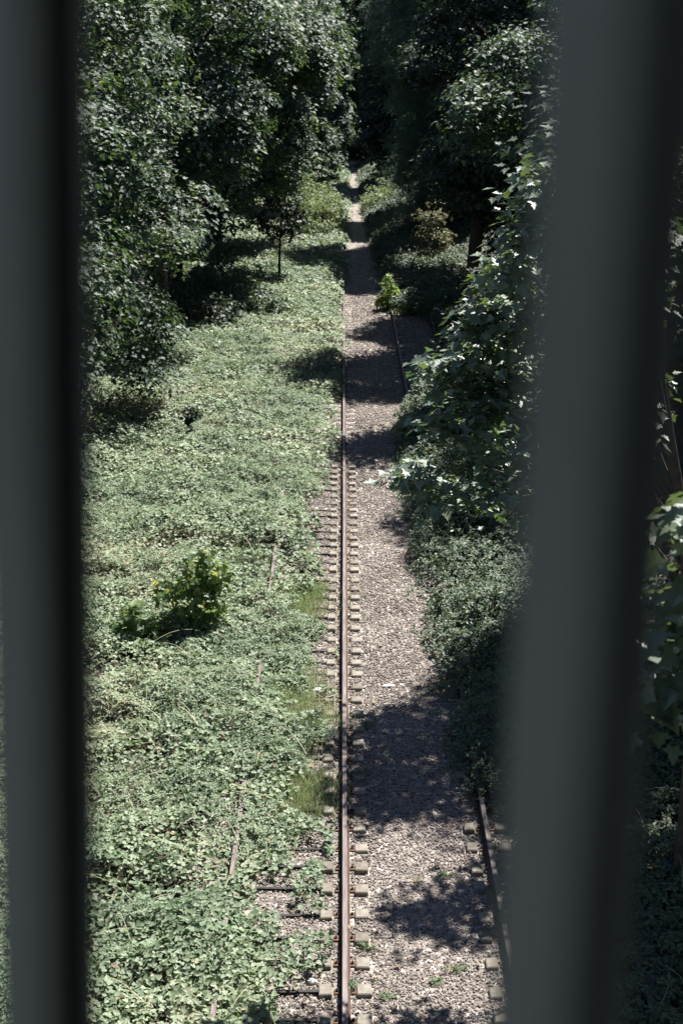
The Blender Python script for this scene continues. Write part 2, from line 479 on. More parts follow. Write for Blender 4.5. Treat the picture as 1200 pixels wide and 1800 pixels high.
def proto_sleeper():
    root = empty('sleeper', (0, 0, 0), 'x', 'sleeper')
    for sx in (0, -1.5):
        b = make_block(rsb).obj('concrete_block', M['concrete'], root); b.location = (sx, 0, 0)
        for s in (-1, 1):
            gp = Geo(); gp.box(.068, .132, -.05, .05, .028, .052, .006)
            pl = gp.obj('rail_plate', M['plate_rust'], root); pl.location = (sx, 0, 0); pl.scale = (1, 1, 1)
            if s < 0: pl.rotation_euler = (0, 0, math.pi)
            V, F = tube([(.098, 0, .05), (.098, 0, .066), (.098, 0, .067), (.098, 0, .09)], [.022, .022, .012, .011], 6)
            gb = Geo(); gb.add(V, F); gb.add([(.098, 0, .0905)] + [tuple(v) for v in V[-6:]], [(0, 1 + i, 1 + (i + 1) % 6) for i in range(6)])
            gb.obj('bolt', M['dark_steel'], pl)
    gt = Geo()
    # Y-shaped steel tie: a thin standing web with a flat top flange
    gt.box(-1.185, -.315, -.008, .008, .0, .052); gt.box(-1.185, -.315, -.024, .024, .0525, .060)
    gt.obj('tie_bar', M['dark_steel'], root)
    return root
def copy_tree(o, parent=None):
    c = o.copy(); COL.objects.link(c)
    if parent is not None: c.parent = parent
    for ch in list(o.children): copy_tree(ch, c)
    return c
proto = proto_sleeper()
def ordinal(n):
    w = ['first', 'second', 'third', 'fourth', 'fifth', 'sixth', 'seventh', 'eighth', 'ninth', 'tenth', 'eleventh', 'twelfth', 'thirteenth', 'fourteenth', 'fifteenth', 'sixteenth', 'seventeenth', 'eighteenth', 'nineteenth']
    if n <= 19: return w[n - 1]
    t = {2: 'twent', 3: 'thirt', 4: 'fort', 5: 'fift'}[n // 10]
    return t + 'ieth' if n % 10 == 0 else t + 'y-' + w[n % 10 - 1]
def sleeper_row(rx, ks, where, grp, first=None):
    for i, k in enumerate(ks):
        o = first if (first is not None and i == 0) else copy_tree(proto)
        o.location = (rx + rsb.uniform(-.012, .012), 14.57 + .545 * k + rsb.uniform(-.03, .03), rsb.uniform(-.026, .006))
        o.rotation_euler = (rsb.uniform(-.03, .03), rsb.uniform(-.010, .010), rsb.uniform(-.035, .035))
        o['label'] = '%s twin block concrete sleeper from the bottom of the photo, under the %s' % (ordinal(i + 1), where)
        o['category'] = 'sleeper'; o['group'] = grp
sleeper_row(.02, range(0, 44), 'clear sunlit rail', 'sleepers of the clear track', first=proto)
sleeper_row(3.53, range(0, 13), 'shaded rail', 'sleepers of the shaded track')

# ------------------------------------------------------------------ bridge railing right in front of the camera
def bar_geo(a, h0, h1):  # open side and round corner shaped to darken and fade the bar's side
    """channel section with a rounded front corner: broad front flange, web and back flange, open on one side"""
    t = .0035; r = .013; m = 7
    arc = lambda rad: [(r - rad * math.sin(q), r - rad * math.cos(q)) for q in [math.pi / 2 * i / (m - 1) for i in range(m)]]
    outer = [(a, a), (a, 0)] + arc(r)                    # back of the web, front face, round the corner
    inner = [(a - t, a - t), (a - t, t)] + arc(r - t)
    outer = [(0, a)] + outer; inner = [(0, a - t)] + inner
    pts = outer + inner; n = len(outer)
    V = [(x, y, z) for z in (h0, h1) for x, y in pts]
    k = len(pts); F = []
    for i in range(n - 1):
        F.append((i, i + 1, k + i + 1, k + i)); F.append((n + i + 1, n + i, k + n + i, k + n + i + 1))
        F.append((i, n + i, n + i + 1, i + 1)); F.append((k + i, k + i + 1, k + n + i + 1, k + n + i))
    for i in (0, n - 1):
        F.append((i, k + i, k + n + i, n + i))
    return V, F
railing = empty('bridge_railing', (0, .6, 9.6), 'painted grey metal bridge railing with two broad upright bars close to the viewer', 'railing')
A = .034
FENCE = math.radians(-47)
def bar(corner):
    # local origin: the corner where the two seen faces meet; x runs back along the fence, y into the bar
    g = Geo(); V, F = bar_geo(A, -1.2, 1.15)
    V = [(-x, y, z) for x, y, z in V]
    g.add(V, F)
    o = g.obj('bar', M['bar_paint'], railing)
    o.location = Vector(corner) - railing.location
    return o
BL = (-.1373, .63, 10.7 - .197)
BR = (.0815, .448, 10.7 - .14)
bl = bar(BL); br = bar(BR)
def setrot(o, roll, turn):
    o.rotation_mode = 'QUATERNION'
    o.rotation_quaternion = (Matrix.Rotation(roll, 4, 'Y') @ Matrix.Rotation(turn, 4, 'Z')).to_quaternion()
setrot(bl, math.radians(2.4), math.radians(-42)); setrot(br, math.radians(.9), FENCE)
# the rail that carries the bars, below the view, and the outer bars on either side
g = Geo(); g.box(-.75, .75, .004, .027, -.04, .0)
lo = g.obj('bottom_rail', M['bar_paint'], railing)
lo.location = (Vector(BL) + Vector(BR)) / 2 - railing.location + Vector((0, 0, -1.2)); lo.rotation_euler = (0, 0, math.radians(-40))

# ------------------------------------------------------------------ GROUND COVER left of the rail
def hfield(x, y):
    p = np.stack([x, y], -1)
    h = .12 + .34 * fbm(p * .9 + 5, 2) + .38 * (fbm(p * 2.2 + 31, 2) - .36) + .10 * sstep(25, 27, y) * (y < 33)
    h = np.maximum(h, .05)
    h = h + .25 * sstep(-5.2, -7.2, x) + .14 * sstep(36, 60, y)
    return h
def cover(n_per, x0, x1, y0, y1, size, keep, templ, hs=1.0, rs=R, lean=.40):
    n = int(n_per * (x1 - x0) * (y1 - y0))
    x = rs.uniform(x0, x1, n); y = rs.uniform(y0, y1, n)
    k = keep(x, y) > rs.rand(n)
    x, y = x[k], y[k]; n = len(x)
    h = hfield(x, y) * hs; e = .05
    gx = (hfield(x + e, y) - hfield(x - e, y)) / (2 * e) * hs; gy = (hfield(x, y + e) - hfield(x, y - e)) / (2 * e) * hs
    edge = np.clip(keep(x, y), .25, 1)
    z = h * edge * (.25 + .75 * rs.rand(n) ** .45) + gz(x, y)
    N = np.stack([-gx * .6, -gy * .6 - .12, np.ones(n)], -1) + lean * rs.normal(size=(n, 3))
    N[:, 2] = np.abs(N[:, 2]) + .15
    S = size * (.6 + .7 * rs.rand(n))
    return np.stack([x, y, z], -1), N, S
def keep_left(x, y):
    p = np.stack([x, y], -1)
    nz = fbm(p * 1.1 + 40, 3)
    xr = -1.0 + .24 * sstep(19, 27, y) + .42 * sstep(33, 41, y) + .34 * sstep(42, 50, y) + .44 * sstep(64, 108, y)
    m = sstep(.30, -.25, x - xr + (1.3 - .7 * sstep(25, 50, y)) * (nz - .5))
    b = fbm(p * .55 + 77, 2)
    m = m * (1 - .5 * sstep(.62, .70, b) * (y < 33))
    bare = np.exp(-(((x + 4.7) / .7) ** 2 + ((y - 24.4) / .6) ** 2)) + .8 * np.exp(-(((x + 4.3) / .6) ** 2 + ((y - 19.6) / .3) ** 2)) + .8 * np.exp(-(((x + 3.8) / .8) ** 2 + ((y - 22.3) / .22) ** 2))
    return m * (1 - np.clip(1.2 * bare, 0, .9))
def keep_bed(x, y):       # scattered clumps between the two left rails
    p = np.stack([x, y], -1)
    nz = fbm(p * 1.9 + 90, 2)
    t = .38 + .22 * sstep(-1.1, -.25, x)
    m = sstep(t, t + .07, nz) * (x < -.12)
    return m
parts = []
parts.append(cover(720, -6.2, .1, 13, 19, .106, keep_left, 'tri', lean=.45))
parts.append(cover(640, -6.8, .1, 19, 27, .108, keep_left, 'tri', lean=.45))
parts.append(cover(470, -7.6, .2, 27, 38, .118, keep_left, 'tri', lean=.42))
parts.append(cover(290, -8.2, .4, 38, 55, .135, keep_left, 'tri'))
parts.append(cover(120, -8.5, .6, 55, 80, .19, keep_left, 'tri'))
parts.append(cover(60, -8.5, .8, 80, 140, .26, keep_left, 'tri'))
parts.append(cover(330, -1.5, -.1, 13, 26, .11, keep_bed, 'tri', hs=.75))
P = np.concatenate([a[0] for a in parts]); N = np.concatenate([a[1] for a in parts]); S = np.concatenate([a[2] for a in parts])
# two kinds of plant in patches: three-leafed bramble and broad lobed ivy
kind = (fbm(P[:, :2] * .8 + 120, 2) + .25 * (R.rand(len(P)) - .5)) > .50
rn = np.clip(.55 * R.rand(len(P)) + .8 * (fbm(P[:, :2] * .55 + 3, 3) - .22) + .06 * kind, 0, .97)
rn[R.rand(len(P)) < .012] = 1
V1, F1, k1 = leaf_geo(P[~kind], N[~kind], S[~kind], 'tri')
V2, F2, k2 = leaf_geo(P[kind], N[kind], S[kind] * .74, 'ivy')
o = mesh_from('ground_cover', np.concatenate([V1, V2]), np.concatenate([F1, F2 + len(V1)]), M['ivy'], rnd=np.concatenate([np.repeat(rn[~kind], k1), np.repeat(rn[kind], k2)]))
tag(o, 'thick pale green bramble and ivy covering the ground left of the rail', 'ground cover', kind='stuff')

# right-hand undergrowth in the shade
def keep_right(x, y):
    p = np.stack([x, y], -1)
    nz = fbm(p * 1.0 + 60, 3)
    xl = 2.65 - .95 * sstep(17.8, 21.0, y) - .35 * sstep(25, 31, y) + .30 * sstep(38, 46, y) - .52 * sstep(60, 108, y)
    gap = sstep(45, 48, y) * (1 - sstep(59, 62, y))      # open gravel between the right-hand rails
    xl = xl + 1.7 * gap
    return sstep(-.15, .4, x - xl + (1.0 - .6 * sstep(25, 60, y)) * (nz - .5))
def cover_r(n_per, x0, x1, y0, y1, size):
    P, N, S = cover(n_per, x0, x1, y0, y1, size, keep_right, 'tri', hs=1.0)
    P[:, 2] += .62 * sstep(1.35, 2.9, P[:, 0]) * sstep(18.5, 21.5, P[:, 1]) * (.3 + 1.2 * fbm(P[:, :2] * .8 + 8, 2)) * R.rand(len(P)) ** .5
    return P, N, S
parts = [cover_r(330, 1.0, 7, 13, 24, .125), cover_r(330, .9, 6, 24, 36, .13), cover_r(200, .9, 9, 36, 60, .16), cover_r(95, .8, 12, 60, 90, .22), cover_r(50, .6, 12, 90, 140, .30)]
P = np.concatenate([a[0] for a in parts]); N = np.concatenate([a[1] for a in parts]); S = np.concatenate([a[2] for a in parts])
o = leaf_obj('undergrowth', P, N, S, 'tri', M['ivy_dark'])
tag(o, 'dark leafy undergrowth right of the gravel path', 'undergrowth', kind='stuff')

# grass between the two left rails
def blades(P, H, W, rs, bend=.55):
    n = len(P)
    a = rs.uniform(0, 2 * math.pi, n); d = np.stack([np.cos(a), np.sin(a), np.zeros(n)], -1)
    b = rs.uniform(0, 2 * math.pi, n); w = np.stack([np.cos(b), np.sin(b), np.zeros(n)], -1) * W[:, None]
    k = (bend * rs.rand(n) * H)[:, None]; up = np.array([0, 0, 1.])
    p1 = P + up * (H * .55)[:, None] + d * k * .35
    p2 = P + up * (H * .92)[:, None] + d * k * 1.1
    V = np.stack([P - w, P + w, p1 - w * .8, p1 + w * .8, p2], 1).reshape(-1, 3)
    f = np.array([(0, 1, 3), (0, 3, 2), (2, 3, 4)])
    F = (f[None] + (np.arange(n) * 5)[:, None, None]).reshape(-1, 3)
    return V, F
gp = []
tu = np.stack([R.uniform(-1.4, -.15, 1300), R.uniform(13.2, 29, 1300)], -1)
kg = fbm(tu * .8 + 21, 2) + .30 * np.exp(-((tu[:, 0] + .85) / .38) ** 2) * (tu[:, 1] > 17.2) - .10 * (tu[:, 0] > -.45) > .55
tu = tu[kg]
t2 = np.stack([R.uniform(-5.5, -1.5, 240), R.uniform(13.2, 36, 240)], -1); t2 = t2[fbm(t2 * .6 + 9, 2) > .55]
t3 = np.stack([R.uniform(.08, .42, 60), R.uniform(15, 36, 60)], -1); t3 = t3[fbm(t3 * .5 + 3, 2) > .5]
t4 = np.stack([R.uniform(.5, 3.2, 26), R.uniform(13.5, 19.5, 26)], -1)
for T, nb, hh in ((tu, 30, .19), (t2, 26, .30), (t3, 18, .13), (t4, 8, .06)):
    for x, y in T:
        q = np.stack([x + .21 * R.normal(size=nb), y + .24 * R.normal(size=nb), np.zeros(nb)], -1); gp.append((q, hh * (.5 + .8 * R.rand(nb))))
P = np.concatenate([a for a, b in gp]); Hh = np.concatenate([b for a, b in gp])
V, F = blades(P, Hh, .0032 + .0035 * R.rand(len(P)), R)
rn = np.clip(R.rand(len(P)) * .75 + .5 * (fbm(P[:, :2] * .9 + 50, 2) - .3), 0, 1)
nc = 260
cx_ = np.concatenate([R.uniform(-6, -.6, 170), R.uniform(3.2, 6, 90)]); cy_ = np.concatenate([R.uniform(14, 38, 170), R.uniform(14, 22, 90)])
ca = R.uniform(0, 2 * math.pi, nc); cl = R.uniform(.35, 1.3, nc); cw = R.uniform(.003, .006, nc)
CV, CF = [], []
for i in range(nc):
    d = np.array([math.cos(ca[i]), math.sin(ca[i]), 0]); sd_ = np.array([-d[1], d[0], 0]); z0 = float(hfield(cx_[i], cy_[i])) * .9
    bow = R.uniform(-.2, .2)
    for k in range(7):
        u = k / 6
        c_ = np.array([cx_[i], cy_[i], z0 + .16 * math.sin(u * math.pi) * cl[i] - .12 * u]) + d * cl[i] * u + sd_ * bow * u * u
        CV += [c_ - sd_ * cw[i], c_ + sd_ * cw[i]]
    b0 = i * 14
    for k in range(6):
        CF += [(b0 + 2 * k, b0 + 2 * k + 1, b0 + 2 * k + 3), (b0 + 2 * k, b0 + 2 * k + 3, b0 + 2 * k + 2)]
F = np.concatenate([F, np.array(CF) + len(V)]); V = np.concatenate([V, np.array(CV)])
o = mesh_from('grass', V, F, M['grass'], rnd=np.concatenate([np.repeat(rn, 3), np.repeat(.78 + .22 * R.rand(nc), 12)]))
tag(o, 'yellowish grass growing in tufts between the rails', 'grass', kind='stuff')

# ------------------------------------------------------------------ TREES AND SHRUBS
def crown_points(lobes, rs, thr=.0, shell=.5):
    """spray centres and outward directions; lobes: (cx,cy,cz, rx,ry,rz, n)"""
    C, O = [], []
    for (cx, cy, cz, rx, ry, rz, n) in lobes:
        d = rs.normal(size=(n, 3)); d /= np.linalg.norm(d, axis=1, keepdims=True)
        r = (shell + (1 - shell) * rs.rand(n) ** .7)[:, None]
        r = r * (.72 + .56 * fbm(d * 1.7 + np.array([cx, cy, cz]), 2))[:, None]
        p = np.array([cx, cy, cz]) + d * r * np.array([rx, ry, rz])
        C.append(p); O.append(d)
    C = np.concatenate(C); O = np.concatenate(O)
    k = fbm(C * .45 + 13, 2) > thr
    return C[k], O[k]

def sprays(C, O, rad, nl, rs, flat=.22, droop=.5, tilt=.4, nrm=.5):
    m = len(C)
    r_ = rad * (.6 + .7 * rs.rand(m))
    n = m * nl
    c = np.repeat(C, nl, 0); o = np.repeat(O, nl, 0); rr = np.repeat(r_, nl)
    a = rs.uniform(0, 2 * math.pi, n); q = np.sqrt(rs.rand(n)) * rr
    ax = np.array([0, 0, 1.])[None] + tilt * O * np.array([1, 1, .3]) + .22 * rs.normal(size=(m, 3))
    ax /= np.linalg.norm(ax, axis=1, keepdims=True)
    t = np.cross(ax, rs.normal(size=(m, 3))); t /= np.linalg.norm(t, axis=1, keepdims=True)
    b = np.cross(ax, t)
    AX, T, B = np.repeat(ax, nl, 0), np.repeat(t, nl, 0), np.repeat(b, nl, 0)
    radial = np.cos(a)[:, None] * T + np.sin(a)[:, None] * B
    h = flat * rr * rs.normal(size=n) * .6 - droop * q * q / np.maximum(rr, .1) * .5
    P = c + radial * q[:, None] + AX * h[:, None]
    N = AX + radial * (.5 * (q / rr))[:, None] + nrm * rs.normal(size=(n, 3))
    D = radial + .6 * rs.normal(size=(n, 3)) + np.array([0, 0, -.25])
    return P, N, D

def plant(name, label, cat, group, base, lobes, leaf, rad, nl, templ, mat, trunk_r=.2, trunk_h=6, lean=(0, 0), seed=1, thr=.0, nbr=14, shell=.5,
          flat=.22, droop=.5, tilt=.4, nrm=.5, stems=1, crown_name='crown', trunk_name='trunk', bark='bark'):
    rs = np.random.RandomState(seed)
    bx, by = base
    bz = float(gz(bx, by)) - .05
    root = empty(name, (bx, by, bz), label, cat, group)
    org = np.array([bx, by, bz])
    lob = [(bx + l[0], by + l[1], l[2], *l[3:]) for l in lobes]
    C, O = crown_points(lob, rs, thr, shell)
    P, N, D = sprays(C, O, rad, nl, rs, flat, droop, tilt, nrm)
    k = P[:, 2] > gz(P[:, 0], P[:, 1]) + .03
    P, N, D = P[k], N[k], D[k]
    S = leaf * (.6 + .65 * rs.rand(len(P)))
    rn = np.clip(rs.rand(len(P)) * .8 + .6 * (fbm(P * .6 + seed, 2) - .35), 0, 1)
    leaf_obj(crown_name, P, N, S, templ, M[mat], root, org, D, rn, rs)
    # trunk with limbs reaching for the sprays
    g = Geo()
    for s in range(stems):
        off = np.array([rs.uniform(-.25, .25), rs.uniform(-.25, .25), 0]) * (stems > 1)
        ts = np.linspace(0, 1, 10)
        tl = np.array([lean[0], lean[1], 0]) + (rs.normal(size=3) * np.array([.35, .35, 0]) * min(1, .6 * trunk_h) * (stems > 1))
        path = np.stack([off[0] + tl[0] * ts ** 1.5 + .04 * trunk_h * .3 * np.sin(ts * 5 + seed), off[1] + tl[1] * ts ** 1.5 + .03 * trunk_h * .3 * np.cos(ts * 4 + seed), ts * trunk_h], -1)
        rr = trunk_r * (1 - .72 * ts) * (1 + .5 * np.exp(-ts * 14))
        V, F = tube(path, rr, 12 if trunk_r > .15 else 6)
        if trunk_r > .15:
            V = V + .05 * trunk_r * rs.normal(size=V.shape) * np.array([1, 1, 0])
        g.add(V, F)
        idx = rs.permutation(len(C))[:max(3, nbr // stems)]
        for i in idx:
            e = C[i] - org
            t0 = np.clip((e[2] / trunk_h) * .75, .25, .95)
            k0 = t0 * 9; a = int(k0); f = k0 - a; a2 = min(a + 1, 9)
            s0 = path[a] * (1 - f) + path[a2] * f
            u = np.linspace(0, 1, 6)[:, None]
            mid = np.array([0, 0, .18 * np.linalg.norm(e - s0)])
            bp_ = s0 * (1 - u) + e * u + mid * (4 * u * (1 - u)) + .04 * np.linalg.norm(e - s0) * rs.normal(size=(6, 3)) * (u * (1 - u) * 3)
            r0 = max(min(.012, trunk_r * .5), trunk_r * .32 * (1 - .5 * t0))
            V, F = tube(bp_, r0 * (1 - .8 * u[:, 0]), 5)
            g.add(V, F)
    g.obj(trunk_name, M[bark], root, smooth=True)
    return root

GL = 'trees along the left bank'
GR = 'trees along the right bank'
# --- left tree line (maples with layered sprays)
def mapl(base, label, lobes, seed, leaf=.15, th=13, tr=.34, lean=(.4, 0), thr=.40, nl=64, rad=.78, mat='maple', templ='maple_lo', group=GL, nbr=18, nrm=.34, **kw):
    return plant('tree', label, 'tree', group, base, lobes, leaf, rad, nl, templ, mat, tr, th, lean, seed, thr, nbr, nrm=nrm, **kw)

mapl((-9.2, 36.5), 'maple with silvery leaves at the left edge, its low branches nearest the viewer',
     [(1.7, -.6, 2.9, 1.2, 2.8, 1.7, 110), (1.7, -1.2, 1.1, 1.1, 2.4, .9, 44), (1.5, 0, 5.4, 2.2, 3, 2.4, 190), (.9, .5, 9.0, 2.8, 3, 3.0, 240), (.4, 0, 13, 3.0, 3.2, 2.6, 180)], 21, leaf=.15)
mapl((-8.6, 43.5), 'maple with drooping lower branches of silvery leaves over the bright ground cover',
     [(2.2, -.8, 3.2, 1.7, 2.6, 2.4, 200), (2.5, 0, 6.3, 2.7, 2.8, 2.0, 240), (1.0, 0, 10.8, 3.4, 3.2, 3.4, 320)], 22, leaf=.15)
mapl((-6.8, 55.5), 'large maple with thick dark ridged trunk standing clear at the edge of the ground cover',
     [(1.2, -1.5, 8.0, 3.0, 3.2, 2.2, 330), (.6, 0, 12.0, 4.2, 4, 3.8, 420)], 23, leaf=.17, tr=.46, th=14)
mapl((-8.2, 50.5), 'slim maple with bare pale trunk between the drooping maple and the thick trunk',
     [(.5, 0, 9.5, 2.6, 2.6, 4.2, 280), (.9, 0, 4.0, 1.2, 1.6, 1.6, 60)], 24, leaf=.16, tr=.2, th=12)
mapl((-7.6, 67), 'maple with dense dark crown behind the thick dark trunk',
     [(2.4, 0, 6.5, 2.8, 3.0, 3.6, 330), (1.2, 0, 12.5, 4.0, 4, 4.2, 380), (5.4, .6, 10.8, 2.0, 3.2, 2.0, 210), (4.2, -5, 10.8, 1.6, 2.4, 1.6, 120)], 25, leaf=.19, th=14)
mapl((-7.2, 82), 'tall maple with yellow green sprays above the small thin tree',
     [(3.0, 0, 5.8, 2.8, 3.2, 3.2, 340), (2.2, 0, 11.5, 4.4, 4, 4.4, 440), (5.4, -7.5, 10.6, 1.9, 3, 2, 170)], 26, leaf=.21, th=15)
mapl((-6.4, 100), 'maple with silver tipped layers overhanging the yellow green bush',
     [(3.4, 0, 4.0, 2.4, 3, 2.8, 270), (2.8, 0, 10.2, 3.9, 4, 5.2, 480)], 27, leaf=.24, th=16)
mapl((-6.0, 122), 'tall leafy tree closing the left side of the distant gap over the path',
     [(4.2, 0, 4.8, 2.6, 3.5, 4.4, 330), (3.9, 0, 12.5, 3.4, 4, 5.2, 420)], 28, leaf=.28, th=18)
# behind them, higher on the bank
for (bx, by, lab, sd) in ((-14.0, 46, 'dark tree high on the left bank behind the silvery maple', 31), (-12.5, 59, 'dark tall tree high on the bank behind the thick trunk', 32),
                          (-12, 75, 'dark tree behind the dense dark maple crown', 33), (-11, 93, 'tall dark tree behind the yellow green sprays', 34), (-13.5, 37, 'dark tree behind the maple at the left edge', 35)):
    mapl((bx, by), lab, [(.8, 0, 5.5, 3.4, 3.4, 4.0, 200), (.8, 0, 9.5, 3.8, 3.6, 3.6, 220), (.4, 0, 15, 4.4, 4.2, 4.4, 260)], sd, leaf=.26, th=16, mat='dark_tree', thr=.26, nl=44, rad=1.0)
# --- far end of the cutting
for (bx, by, lab, sd) in ((-4.6, 142, 'dark distant tree left of the end of the path', 41), (1.0, 150, 'dark distant tree standing where the path ends', 42),
                          (5.6, 143, 'dark distant tree right of the end of the path', 43), (-3.5, 190, 'farthest dark tree, left of the tree at the end of the path', 44), (5.0, 195, 'farthest dark tree, right of the tree at the end of the path', 45)):
    mapl((bx, by), lab, [(0, 0, 3.5, 3.8, 3, 4.2, 240), (0, 0, 11, 4.4, 4, 7, 400)], sd, leaf=.36, th=16, mat='yew' if by < 160 else 'dark_tree', thr=.2, nl=44, rad=1.3, group='trees at the end of the cutting')
# --- right side
mapl((6.4, 118), 'dark tree leaning over the far end of the path on the right', [(-2.0, 0, 5.0, 3, 3.5, 4.4, 330), (-1.8, 0, 13.0, 3.9, 4, 5.6, 420)], 51, leaf=.28, th=17, mat='dark_tree', group=GR, lean=(-.5, 0), thr=.24)
plant('yew_tree', 'dark blue green feathery tree rising right of the gap above the path', 'tree', GR, (6.4, 84),
      [(-.8, 0, 4.0, 3.2, 3.2, 4.2, 300), (-1.4, 0, 12.0, 3.4, 3.4, 6.4, 560)], .6, 1.0, 40, 'feather', 'yew', .34, 18, (-.5, 0), 52, .2, 16, flat=.3, droop=1.0, tilt=.9)
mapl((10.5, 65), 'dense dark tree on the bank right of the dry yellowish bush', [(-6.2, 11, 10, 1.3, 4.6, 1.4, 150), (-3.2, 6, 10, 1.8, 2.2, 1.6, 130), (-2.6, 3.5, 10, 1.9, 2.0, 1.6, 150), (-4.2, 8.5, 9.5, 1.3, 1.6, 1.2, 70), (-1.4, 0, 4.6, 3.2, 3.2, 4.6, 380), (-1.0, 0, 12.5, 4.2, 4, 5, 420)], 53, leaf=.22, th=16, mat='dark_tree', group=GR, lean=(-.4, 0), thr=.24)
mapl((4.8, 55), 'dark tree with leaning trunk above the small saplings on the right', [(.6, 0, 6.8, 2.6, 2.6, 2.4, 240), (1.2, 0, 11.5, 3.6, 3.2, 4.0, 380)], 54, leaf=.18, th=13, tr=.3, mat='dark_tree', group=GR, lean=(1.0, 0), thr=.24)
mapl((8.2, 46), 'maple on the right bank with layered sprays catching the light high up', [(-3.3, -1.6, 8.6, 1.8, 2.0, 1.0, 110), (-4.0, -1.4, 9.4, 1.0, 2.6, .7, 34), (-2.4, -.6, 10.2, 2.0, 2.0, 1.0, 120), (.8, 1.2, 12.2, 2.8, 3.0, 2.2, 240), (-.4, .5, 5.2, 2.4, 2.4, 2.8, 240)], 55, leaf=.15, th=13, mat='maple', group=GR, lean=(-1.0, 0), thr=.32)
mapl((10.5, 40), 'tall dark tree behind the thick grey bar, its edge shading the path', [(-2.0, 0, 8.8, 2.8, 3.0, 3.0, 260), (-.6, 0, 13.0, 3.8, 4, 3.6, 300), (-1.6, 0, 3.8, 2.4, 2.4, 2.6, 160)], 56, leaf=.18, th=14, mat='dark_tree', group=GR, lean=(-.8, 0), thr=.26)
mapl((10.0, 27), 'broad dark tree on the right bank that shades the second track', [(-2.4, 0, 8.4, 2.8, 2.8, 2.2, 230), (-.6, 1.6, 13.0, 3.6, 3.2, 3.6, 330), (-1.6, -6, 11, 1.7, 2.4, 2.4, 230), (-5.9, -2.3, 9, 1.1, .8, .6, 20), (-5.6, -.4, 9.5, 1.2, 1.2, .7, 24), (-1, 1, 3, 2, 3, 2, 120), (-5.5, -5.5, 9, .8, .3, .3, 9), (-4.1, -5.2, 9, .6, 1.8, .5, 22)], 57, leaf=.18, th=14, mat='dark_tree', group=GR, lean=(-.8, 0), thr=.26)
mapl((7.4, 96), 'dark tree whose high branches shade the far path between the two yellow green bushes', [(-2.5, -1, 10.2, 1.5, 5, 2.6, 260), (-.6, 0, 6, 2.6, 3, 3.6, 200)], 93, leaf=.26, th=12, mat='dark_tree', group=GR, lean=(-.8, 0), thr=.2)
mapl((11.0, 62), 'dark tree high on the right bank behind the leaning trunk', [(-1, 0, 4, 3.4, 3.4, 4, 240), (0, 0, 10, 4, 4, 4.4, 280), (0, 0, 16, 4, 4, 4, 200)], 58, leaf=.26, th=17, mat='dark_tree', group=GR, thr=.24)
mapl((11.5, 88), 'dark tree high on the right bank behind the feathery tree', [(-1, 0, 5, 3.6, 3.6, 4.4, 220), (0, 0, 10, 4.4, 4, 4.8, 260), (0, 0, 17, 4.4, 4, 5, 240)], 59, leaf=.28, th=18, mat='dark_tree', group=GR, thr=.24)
for (bx, by, lab, sd) in ((6.2, -1.5, 'unseen tall tree added beside the bridge at the right to shade the bars', 60), (4.2, -6.5, 'unseen tall tree added behind the viewer on the right to shade the bars', 91), (8.6, 3.5, 'unseen tall tree added between the bridge and the nearest maple to shade the bars', 92)):  # out-of-view trees added to block sky light from the bars' side faces
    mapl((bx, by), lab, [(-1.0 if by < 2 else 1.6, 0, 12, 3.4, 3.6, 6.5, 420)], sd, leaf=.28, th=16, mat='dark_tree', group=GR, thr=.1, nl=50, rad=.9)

# --- shrubs and bushes
plant('bush', 'bright yellow green bush beside the far left edge of the path', 'bush', 'bushes along the path', (-1.25, 87.5),
      [(-.2, 0, .9, 1.2, 2.6, 1.3, 70), (-.7, 2, 1.7, .8, 1.6, 1.2, 36), (.5, 1.5, 1.2, .6, 2, 1.3, 40), (.3, 5, 1.2, 1.2, 3, 1.6, 60), (-.9, 5, 1.9, .7, 1.5, 1.3, 30)], .19, .55, 30, 'simple', 'yellow_bush', .05, 1.8, (0, 0), 61, .0, 10, stems=4, trunk_name='stems', crown_name='foliage')
plant('bush', 'yellow green bush on the right of the far path, lit on top', 'bush', 'bushes along the path', (2.3, 101),
      [(-.3, 0, .7, .8, 2.4, .9, 40), (.5, 1, 1.1, .8, 1.8, 1.1, 40)], .2, .55, 28, 'simple', 'yellow_bush', .05, 1.5, (0, 0), 62, .0, 8, stems=3, trunk_name='stems', crown_name='foliage')
plant('bush', 'pale dry yellowish bush under the dark trees right of the path', 'bush', 'bushes along the path', (4.4, 75),
      [(0, 0, 1.5, 1.0, 1.6, 1.9, 80)], .15, .45, 40, 'simple', 'dry_bush', .05, 2.4, (0, 0), 63, .1, 8, stems=3, trunk_name='stems', crown_name='foliage')
plant('bush', 'dark rounded bush in the ground cover below the small thin tree', 'bush', 'bushes along the path', (-3.2, 60.5),
      [(0, 0, .55, .9, 1.4, .85, 40)], .16, .4, 34, 'maple_lo', 'maple', .03, .9, (0, 0), 64, .0, 6, stems=3, trunk_name='stems', crown_name='foliage')
plant('bush', 'dark green bush at the foot of the bank behind the bright ground cover', 'bush', 'bushes along the path', (-5.0, 66),
      [(0, 0, 1.0, 1.9, 2.6, 1.5, 90), (-1, -3, .7, 1.4, 1.6, 1.1, 50)], .17, .5, 36, 'simple', 'ivy_dark', .04, 1.6, (0, 0), 65, .0, 8, stems=3, trunk_name='stems', crown_name='foliage')
plant('bush', 'dark low bush in the shade before the thick ridged trunk', 'bush', 'bushes along the path', (-6.0, 57.5),
      [(0, 0, .7, 1.5, 1.5, 1.1, 60), (1.2, 1, .5, 1.0, 1.2, .7, 36)], .16, .45, 34, 'maple_lo', 'dark_tree', .03, 1.2, (0, 0), 77, .0, 6, stems=3, trunk_name='stems', crown_name='foliage')
